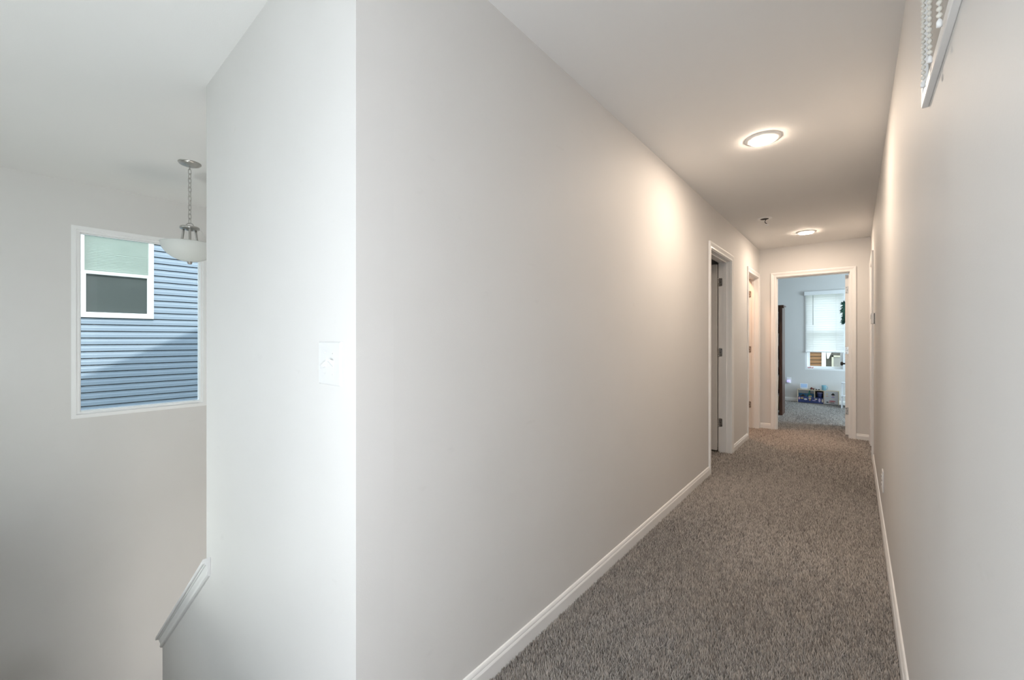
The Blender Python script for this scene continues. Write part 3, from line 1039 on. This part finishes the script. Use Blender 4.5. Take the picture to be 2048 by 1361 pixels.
for z in shz:
    obj('shelf', MB().bbox(KX0 + .045, KX1 - .045, KY0 + .01, KY1 - .012, z, z + .022, .002), 'dark_wood', e)
for (xr, w_, z, hh, mat, lab, cat) in (
        (KX1 - .052, .10, 1.442, .21, 'toy_white', 'white box on the upper bookcase shelf', 'box'),
        (KX1 - .052, .16, 1.102, .20, 'toy_white', 'taller white box on a middle bookcase shelf', 'box'),
        (KX1 - .052, .12, 0.762, .11, 'toy_white', 'low white box on the bookcase shelf', 'box'),
        (KX1 - .052, .20, 0.422, .20, 'toy_cream', 'cream fabric bin on the lower bookcase shelf', 'bin'),
        (KX1 - .052, .20, 0.092, .22, 'toy_cream', 'cream fabric bin on the bottom bookcase shelf', 'bin')):
    if cat == 'bin':
        b_ = empty('storage_bin', (xr - w_ / 2, KY0 + .15, z), lab, cat, 'cream bins in the bookcase')
        m_ = MB()
        m_.poly([(xr - w_ + .008, KY0 + .03, z), (xr - .008, KY0 + .03, z), (xr - .008, KY0 + .25, z), (xr - w_ + .008, KY0 + .25, z), (xr - w_, KY0 + .02, z + hh), (xr, KY0 + .02, z + hh), (xr, KY0 + .26, z + hh), (xr - w_, KY0 + .26, z + hh)],
                [(0, 1, 2, 3), (0, 1, 5, 4), (1, 2, 6, 5), (2, 3, 7, 6), (3, 0, 4, 7)])
        obj('body', m_, mat, b_)
        r_ = MB()
        for a0, a1, c0, c1 in ((xr - w_, xr, KY0 + .016, KY0 + .026), (xr - w_, xr, KY0 + .254, KY0 + .264), (xr - w_ - .002, xr - w_ + .008, KY0 + .026, KY0 + .254), (xr - .008, xr + .002, KY0 + .026, KY0 + .254)):
            r_.box(a0, a1, c0, c1, z + hh - .012, z + hh + .004)
        obj('rim', r_, 'toy_white', b_)
    else:
        b_ = empty('storage_box', (xr - w_ / 2, KY0 + .12, z), lab, cat, 'white boxes in the bookcase')
        obj('body', MB().bbox(xr - w_ + .004, xr - .004, KY0 + .024, KY0 + .216, z, z + hh * .8, .004), mat, b_)
        obj('lid', MB().bbox(xr - w_, xr, KY0 + .02, KY0 + .22, z + hh * .8, z + hh, .004), mat, b_)

# low toy shelf under the window
SX0, SX1, SY0, SY1, SH = -.862, -.232, 9.565, 9.700, .250
e = empty('toy_shelf', ((SX0 + SX1) / 2, SY0, 0), 'low wooden toy shelf with blue printed front under the bedroom window', 'toy shelf')
wt = .013
XM, XD = -.592, -.452
obj('side_panel', MB().bbox(SX0, SX0 + wt, SY0, SY1, 0, SH, .002), 'pale_wood', e)
obj('side_panel', MB().bbox(SX1 - wt, SX1, SY0, SY1, 0, SH, .002), 'toy_cream', e)
obj('top', MB().bbox(SX0 + wt, SX1 - wt, SY0, SY1, SH - wt, SH, .002), 'pale_wood', e)
obj('divider', MB().bbox(XM - wt / 2, XM + wt / 2, SY0, SY1, .10, SH - wt, .002), 'pale_wood', e)
obj('divider', MB().bbox(XD - wt / 2, XD + wt / 2, SY0, SY1, 0, SH - wt, .002), 'pale_wood', e)
obj('shelf', MB().box(SX0 + wt, XD - wt / 2, SY0 + .01, SY1, .085, .097), 'toy_blue', e)
obj('back_panel', MB().box(SX0 + wt, XD - wt / 2, SY1 - .008, SY1, .0, .165), 'toy_blue', e)
obj('back_panel', MB().box(XM + wt / 2, XD - wt / 2, SY1 - .010, SY1 - .008, .10, SH - wt), 'gap_dark', e)
fp = obj('printed_front', MB().box(SX0 + wt, XD - wt / 2, SY0 + .002, SY0 + .008, .004, .112), 'toy_navy', e)
YF = SY0 + .0015
for (xx, zz, rx, rz, mat) in ((-.83, .078, .014, .026, 'toy_pink'), (-.785, .082, .026, .014, 'toy_gold'), (-.730, .066, .026, .016, 'toy_white'), (-.664, .088, .023, .014, 'toy_cream'), (-.664, .064, .012, .022, 'toy_gold'), (-.60, .052, .030, .008, 'toy_lilac'), (-.572, .080, .022, .011, 'toy_cream'), (-.518, .064, .016, .038, 'toy_lilac'), (-.474, .060, .011, .034, 'toy_cream')):
    m_ = MB()
    n = 14
    m_.extrude([(xx + rx * math.cos(2 * math.pi * i / n), zz + rz * math.sin(2 * math.pi * i / n)) for i in range(n)], lambda p, u: (p[0], u, p[1]), YF - .001, YF + .001)
    obj('print_spot', m_, mat, fp)
dr = obj('door', MB().bbox(XD + wt / 2, SX1 - wt, SY0 - .004, SY0 + .008, .006, SH - .004, .002), 'toy_white', e)
YF = SY0 - .0045
for (xx, zz, rx, rz, mat) in ((-.318, .185, .030, .012, 'plastic_dark'), (-.318, .197, .018, .014, 'plastic_dark'), (-.318, .165, .010, .012, 'toy_pink'), (-.318, .140, .026, .012, 'toy_lilac'), (-.330, .066, .050, .008, 'toy_red'), (-.340, .038, .052, .012, 'toy_pink'), (-.330, .034, .034, .008, 'toy_green'), (-.40, .042, .018, .010, 'plastic_dark'), (-.405, .15, .022, .006, 'toy_pink'), (-.405, .19, .014, .018, 'toy_cream')):
    m_ = MB()
    n = 14
    m_.extrude([(xx + rx * math.cos(2 * math.pi * i / n), zz + rz * math.sin(2 * math.pi * i / n)) for i in range(n)], lambda p, u: (p[0], u, p[1]), YF - .001, YF + .001)
    obj('print_spot', m_, mat, dr)


def toy(name, mb, mat, label, cat):
    return obj(name, mb, mat, None, label, cat)


# small things in the shelf
m_ = MB().tube([(-.690, SY0 + .04, .112), (-.668, SY0 + .045, .232)], .011, 10)
toy('toy_stick', m_, 'toy_green', 'dark teal stick leaning inside the toy shelf', 'toy')
e = empty('toy_car', (-.775, SY0 + .05, .097), 'small black toy vehicle lying in the toy shelf', 'toy')
obj('body', MB().bbox(-.815, -.735, SY0 + .03, SY0 + .07, .107, .132, .005).bbox(-.795, -.755, SY0 + .034, SY0 + .066, .130, .148, .006), 'plastic_dark', e)
for xx in (-.798, -.752):
    obj('wheel', MB().lathe([(1e-5, SY0 + .028), (.010, SY0 + .028), (.010, SY0 + .072), (1e-5, SY0 + .072)], (xx, 0, .107), 14, 'y'), 'gap_dark', e)
e = empty('toy_house', (-.665, SY0 + .05, .097), 'small cream and gold toy beside the black toy vehicle', 'toy')
obj('base', MB().bbox(-.692, -.638, SY0 + .03, SY0 + .07, .097, .118, .003), 'toy_white', e)
obj('roof', MB().bbox(-.690, -.640, SY0 + .028, SY0 + .072, .118, .136, .005), 'toy_gold', e)
e = empty('toy_bucket', (-.520, SY0 + .06, .097), 'small navy toy bucket inside the dark shelf compartment', 'toy')
obj('pail', MB().lathe([(1e-5, .097), (.030, .097), (.036, .150), (.040, .196), (.037, .196), (.033, .150), (1e-5, .108)], (-.515, SY0 + .06, 0), 24), 'toy_navy', e)
obj('rim', MB().lathe([(.038, .194), (.042, .194), (.042, .204), (.038, .204), (.038, .194)], (-.515, SY0 + .06, 0), 24), 'toy_lilac', e)

# on top of the toy shelf
e = empty('tablet_display', (-.757, SY0 + .06, SH), 'white tablet display with blue screen standing on the toy shelf', 'tablet')
tilt = math.radians(-24)


def tf(x, z, d):
    return (-.757 + x, SY0 + .03 + d * math.cos(tilt) + (z) * math.sin(-tilt), SH + .012 + z * math.cos(tilt) + d * math.sin(tilt))


m_ = MB()
ou = [(-.058, .006), (-.052, 0), (.052, 0), (.064, .012), (.060, .106), (.054, .112), (-.062, .112), (-.068, .104)]
m_.extrude(ou, lambda p, u: tf(p[0], p[1], u), 0, .010)
tbd = obj('case', m_, 'toy_white', e)
obj('screen', MB().extrude([(-.050, .022), (.046, .022), (.048, .095), (-.054, .095)], lambda p, u: tf(p[0], p[1], u), -.001, .002), 'screen_glow', tbd)
obj('stand', MB().bbox(-.800, -.715, SY0 + .025, SY0 + .10, SH, SH + .010, .003), 'toy_white', e)
e = empty('toy_truck', (-.632, SY0 + .05, SH), 'small dark red toy truck on the toy shelf edge', 'toy')
obj('body', MB().bbox(-.662, -.600, SY0 + .030, SY0 + .070, SH + .008, SH + .026, .004).bbox(-.655, -.628, SY0 + .033, SY0 + .067, SH + .024, SH + .042, .004), 'toy_maroon', e)
for xx in (-.650, -.612):
    obj('wheel', MB().lathe([(1e-5, SY0 + .027), (.009, SY0 + .027), (.009, SY0 + .073), (1e-5, SY0 + .073)], (xx, 0, SH + .009), 14, 'y'), 'gap_dark', e)
e = empty('toy_van', (-.545, SY0 + .05, SH), 'small white toy van on the toy shelf beside the blue cup', 'toy')
obj('body', MB().bbox(-.585, -.512, SY0 + .030, SY0 + .070, SH + .008, SH + .030, .005).bbox(-.583, -.528, SY0 + .033, SY0 + .067, SH + .028, SH + .046, .005), 'toy_white', e)
for xx in (-.568, -.526):
    obj('wheel', MB().lathe([(1e-5, SY0 + .027), (.010, SY0 + .027), (.010, SY0 + .073), (1e-5, SY0 + .073)], (xx, 0, SH + .010), 14, 'y'), 'gap_dark', e)
e = empty('blue_cup', (-.453, SY0 + .06, SH), 'light blue cup standing on the toy shelf', 'cup')
obj('body', MB().lathe([(1e-5, 0), (.030, 0), (.031, .004), (.037, .094), (.034, .094), (.028, .008), (1e-5, .008)], (-.453, SY0 + .06, SH), 28), 'cup_blue', e)
obj('handle', MB().tube([(-.453 + .033 + .022 * math.sin(t), SY0 + .06, SH + .05 + .028 * math.cos(t)) for t in [math.pi * k / 10 for k in range(11)]], .0045, 8), 'cup_blue', e)

# red toy on the window sill
m_ = empty('toy_crab', (-.690, YB + .03, WIN2[2] + .03), 'tiny red toy sitting on the bedroom window sill', 'toy')
obj('body', MB().ball((-.665, YB + .028, WIN2[2] + .046), .020, 14, 8, .75), 'toy_pink', m_)
for s in (-1, 1):
    obj('claw', MB().tube([(-.665 + s * .014, YB + .024, WIN2[2] + .040), (-.665 + s * .034, YB + .020, WIN2[2] + .036), (-.665 + s * .042, YB + .014, WIN2[2] + .054)], .006, 8), 'toy_red', m_)

# night light in the bedroom outlet
NLX, NLZ = -1.012, .395
e = empty('bedroom_outlet', (NLX, YB, NLZ - .06), 'white power outlet on the far bedroom wall', 'outlet')
obj('cover_plate', MB().bbox(NLX - .038, NLX + .038, YB - .006, YB, NLZ - .055, NLZ + .062, .002), 'plastic_white', e)
obj('socket', MB().bbox(NLX - .017, NLX + .017, YB - .009, YB - .005, NLZ + .010, NLZ + .042, .002), 'plastic_white', e)
e = empty('night_light', (NLX, YB - .02, NLZ - .06), 'small night light glowing violet in the bedroom outlet', 'night light')
obj('base', MB().bbox(NLX - .024, NLX + .024, YB - .030, YB - .0065, NLZ - .056, NLZ - .030, .004), 'plastic_white', e)
obj('glow_lens', MB().bbox(NLX - .028, NLX + .028, YB - .042, YB - .0065, NLZ - .032, NLZ + .004, .006), 'night_light', e)

# wreath of teal leaves hung on the open bedroom door
WY, WZ, WR = YE + T + 0.012 + .50, 1.570, 0.115
e = empty('leaf_wreath', (DLX, WY, WZ - .17), 'dark teal leafy wreath hanging on the open bedroom door', 'wreath')
obj('ring', MB().tube([(DLX - .018, WY + WR * math.cos(t), WZ + WR * 1.1 * math.sin(t)) for t in [2 * math.pi * k / 30 for k in range(30)]], .014, 8, closed=True), 'teal_leaf', e)
rnd = random.Random(3)
for k in range(64):
    t = 2 * math.pi * k / 64 + rnd.uniform(-.05, .05)
    c = Vector((DLX - .016, WY + WR * math.cos(t), WZ + WR * 1.1 * math.sin(t)))
    d = Vector((-rnd.uniform(.1, .9), math.cos(t) * rnd.uniform(-.2, 1), math.sin(t) * rnd.uniform(-.2, 1)))
    d = (d + Vector((0, -math.sin(t), math.cos(t))) * rnd.uniform(.2, .9)).normalized()
    L, W_ = rnd.uniform(.045, .065), rnd.uniform(.010, .016)
    s = d.cross(Vector((rnd.uniform(-1, 1), rnd.uniform(-1, 1), rnd.uniform(-1, 1)))).normalized()
    nrm = d.cross(s)
    p = [c, c + d * L * .4 + s * W_ + nrm * .003, c + d * L, c + d * L * .4 - s * W_ + nrm * .003, c + d * L * .45 - nrm * .004]
    p = [Vector((min(q.x, DLX - .003), q.y, q.z)) for q in p]
    obj('leaf', MB().poly(p, [(0, 1, 4), (1, 2, 4), (2, 3, 4), (3, 0, 4), (0, 3, 2, 1)]), 'teal_leaf', e)

# white step stool mostly hidden behind the open door
QX, QY = -.045, 9.36
e = empty('step_stool', (QX, QY, 0), 'white child step stool half hidden behind the open bedroom door', 'stool')
for xx in (-.150, .130):
    m_ = MB().extrude([(-.16, 0), (-.10, 0), (-.06, .10), (.06, .10), (.10, 0), (.16, 0), (.14, .42), (-.02, .42), (-.04, .22), (-.15, .20)], lambda p, u: (QX + u, QY + p[0], p[1]), xx, xx + .02)
    obj('side_panel', m_, 'toy_white', e)
obj('upper_step', MB().bbox(QX - .150, QX + .150, QY - .03, QY + .15, .420, .440, .003), 'toy_white', e)
obj('lower_step', MB().bbox(QX - .130, QX + .130, QY - .16, QY - .04, .195, .215, .003), 'toy_white', e)

# ------------------------------------------------------------------ carpet pile
def carpet():
    rng = np.random.default_rng(5)
    regs = [(-A + .014, B - .014, 1.00, 2.60, .0062), (-A + .014, B - .014, 2.60, 4.4, .0078), (-A + .014, B - .014, 4.4, YE + .02, .0105),
            (-A - T - .3, -A + .012, D1[0] + .02, D1[1] - .02, .011), (-A - T - .3, -A + .012, D2[0] + .02, D2[1] - .02, .011),
            (DE[0] + .015, DE[1] - .015, YE + .02, YE + T, .0105), (-1.30, .25, YE + T, YB - .015, .0125), (-A + .014, B - .014, -.6, 1.0, .011)]
    P, S = [], []
    for x0, x1, y0, y1, p in regs:
        gx, gy = np.meshgrid(np.arange(x0, x1, p), np.arange(y0, y1, p))
        g = np.stack([gx.ravel(), gy.ravel()], 1) + rng.uniform(-.5, .5, (gx.size, 2)) * p
        g[:, 0] = np.clip(g[:, 0], x0, x1)
        P.append(g)
        S.append(np.full(len(g), p))
    P, S = np.concatenate(P), np.concatenate(S)
    n = len(P)

    def field(sc, seed):
        r = np.random.default_rng(seed)
        acc = np.zeros(n)
        for k in range(14):
            a, ph = r.uniform(0, 2 * np.pi), r.uniform(0, 2 * np.pi)
            fq = sc * r.uniform(.5, 1.8)
            acc += np.sin((P[:, 0] * np.cos(a) + P[:, 1] * np.sin(a) * .7) * fq + ph)
        return acc / 3.7
    lean = .6 * field(5, 1) + .35 * field(45, 2)
    tone = .6 * field(6, 3) + .5 * field(60, 4)
    ang = rng.uniform(0, 2 * np.pi, n)
    hgt = .013 * rng.uniform(.75, 1.2, n) * np.clip(S / .0075, 1, 1.3)
    r0 = S * .62
    tip = np.stack([P[:, 0] + .006 * np.cos(ang) + .003 * lean, P[:, 1] + .006 * np.sin(ang) - .005 * lean, FZ + .006 + hgt], 1)
    V = np.zeros((n, 4, 3))
    for k in range(3):
        t = ang + k * 2 * np.pi / 3
        V[:, k, 0] = P[:, 0] + r0 * np.cos(t)
        V[:, k, 1] = P[:, 1] + r0 * np.sin(t)
        V[:, k, 2] = FZ
    V[:, 3] = tip
    # blunt tufts: second tip so that each is a small twisted blade
    idx = np.arange(n)[:, None] * 4
    tri = np.concatenate([idx + np.array([0, 1, 3]), idx + np.array([1, 2, 3]), idx + np.array([2, 0, 3])], 1).reshape(-1, 3)
    me = bpy.data.meshes.new('carpet_pile')
    me.vertices.add(n * 4)
    me.vertices.foreach_set('co', V.reshape(-1).astype(np.float32))
    me.loops.add(tri.size)
    me.loops.foreach_set('vertex_index', tri.reshape(-1).astype(np.int32))
    me.polygons.add(len(tri))
    me.polygons.foreach_set('loop_start', np.arange(0, tri.size, 3, dtype=np.int32))
    me.update()
    at = me.attributes.new('tuft', 'FLOAT_COLOR', 'POINT')
    k = np.clip(.5 + .13 * tone + rng.normal(0, .27, n), 0, 1)[:, None]
    c1, c2 = np.array([.205, .19, .178]), np.array([.60, .56, .525])
    c = c1 + (c2 - c1) * k
    c4 = np.ones((n, 4, 4))
    c4[:, :, :3] = c[:, None, :]
    at.data.foreach_set('color', c4.reshape(-1).astype(np.float32))
    me.materials.append(MATS['carpet_pile'])
    me.validate()
    o = bpy.data.objects.new('carpet_pile', me)
    COL.objects.link(o)
    tag(o, 'short grey brown carpet pile covering the hallway floor', 'carpet', kind='stuff')
    print('carpet tufts', n)


carpet()
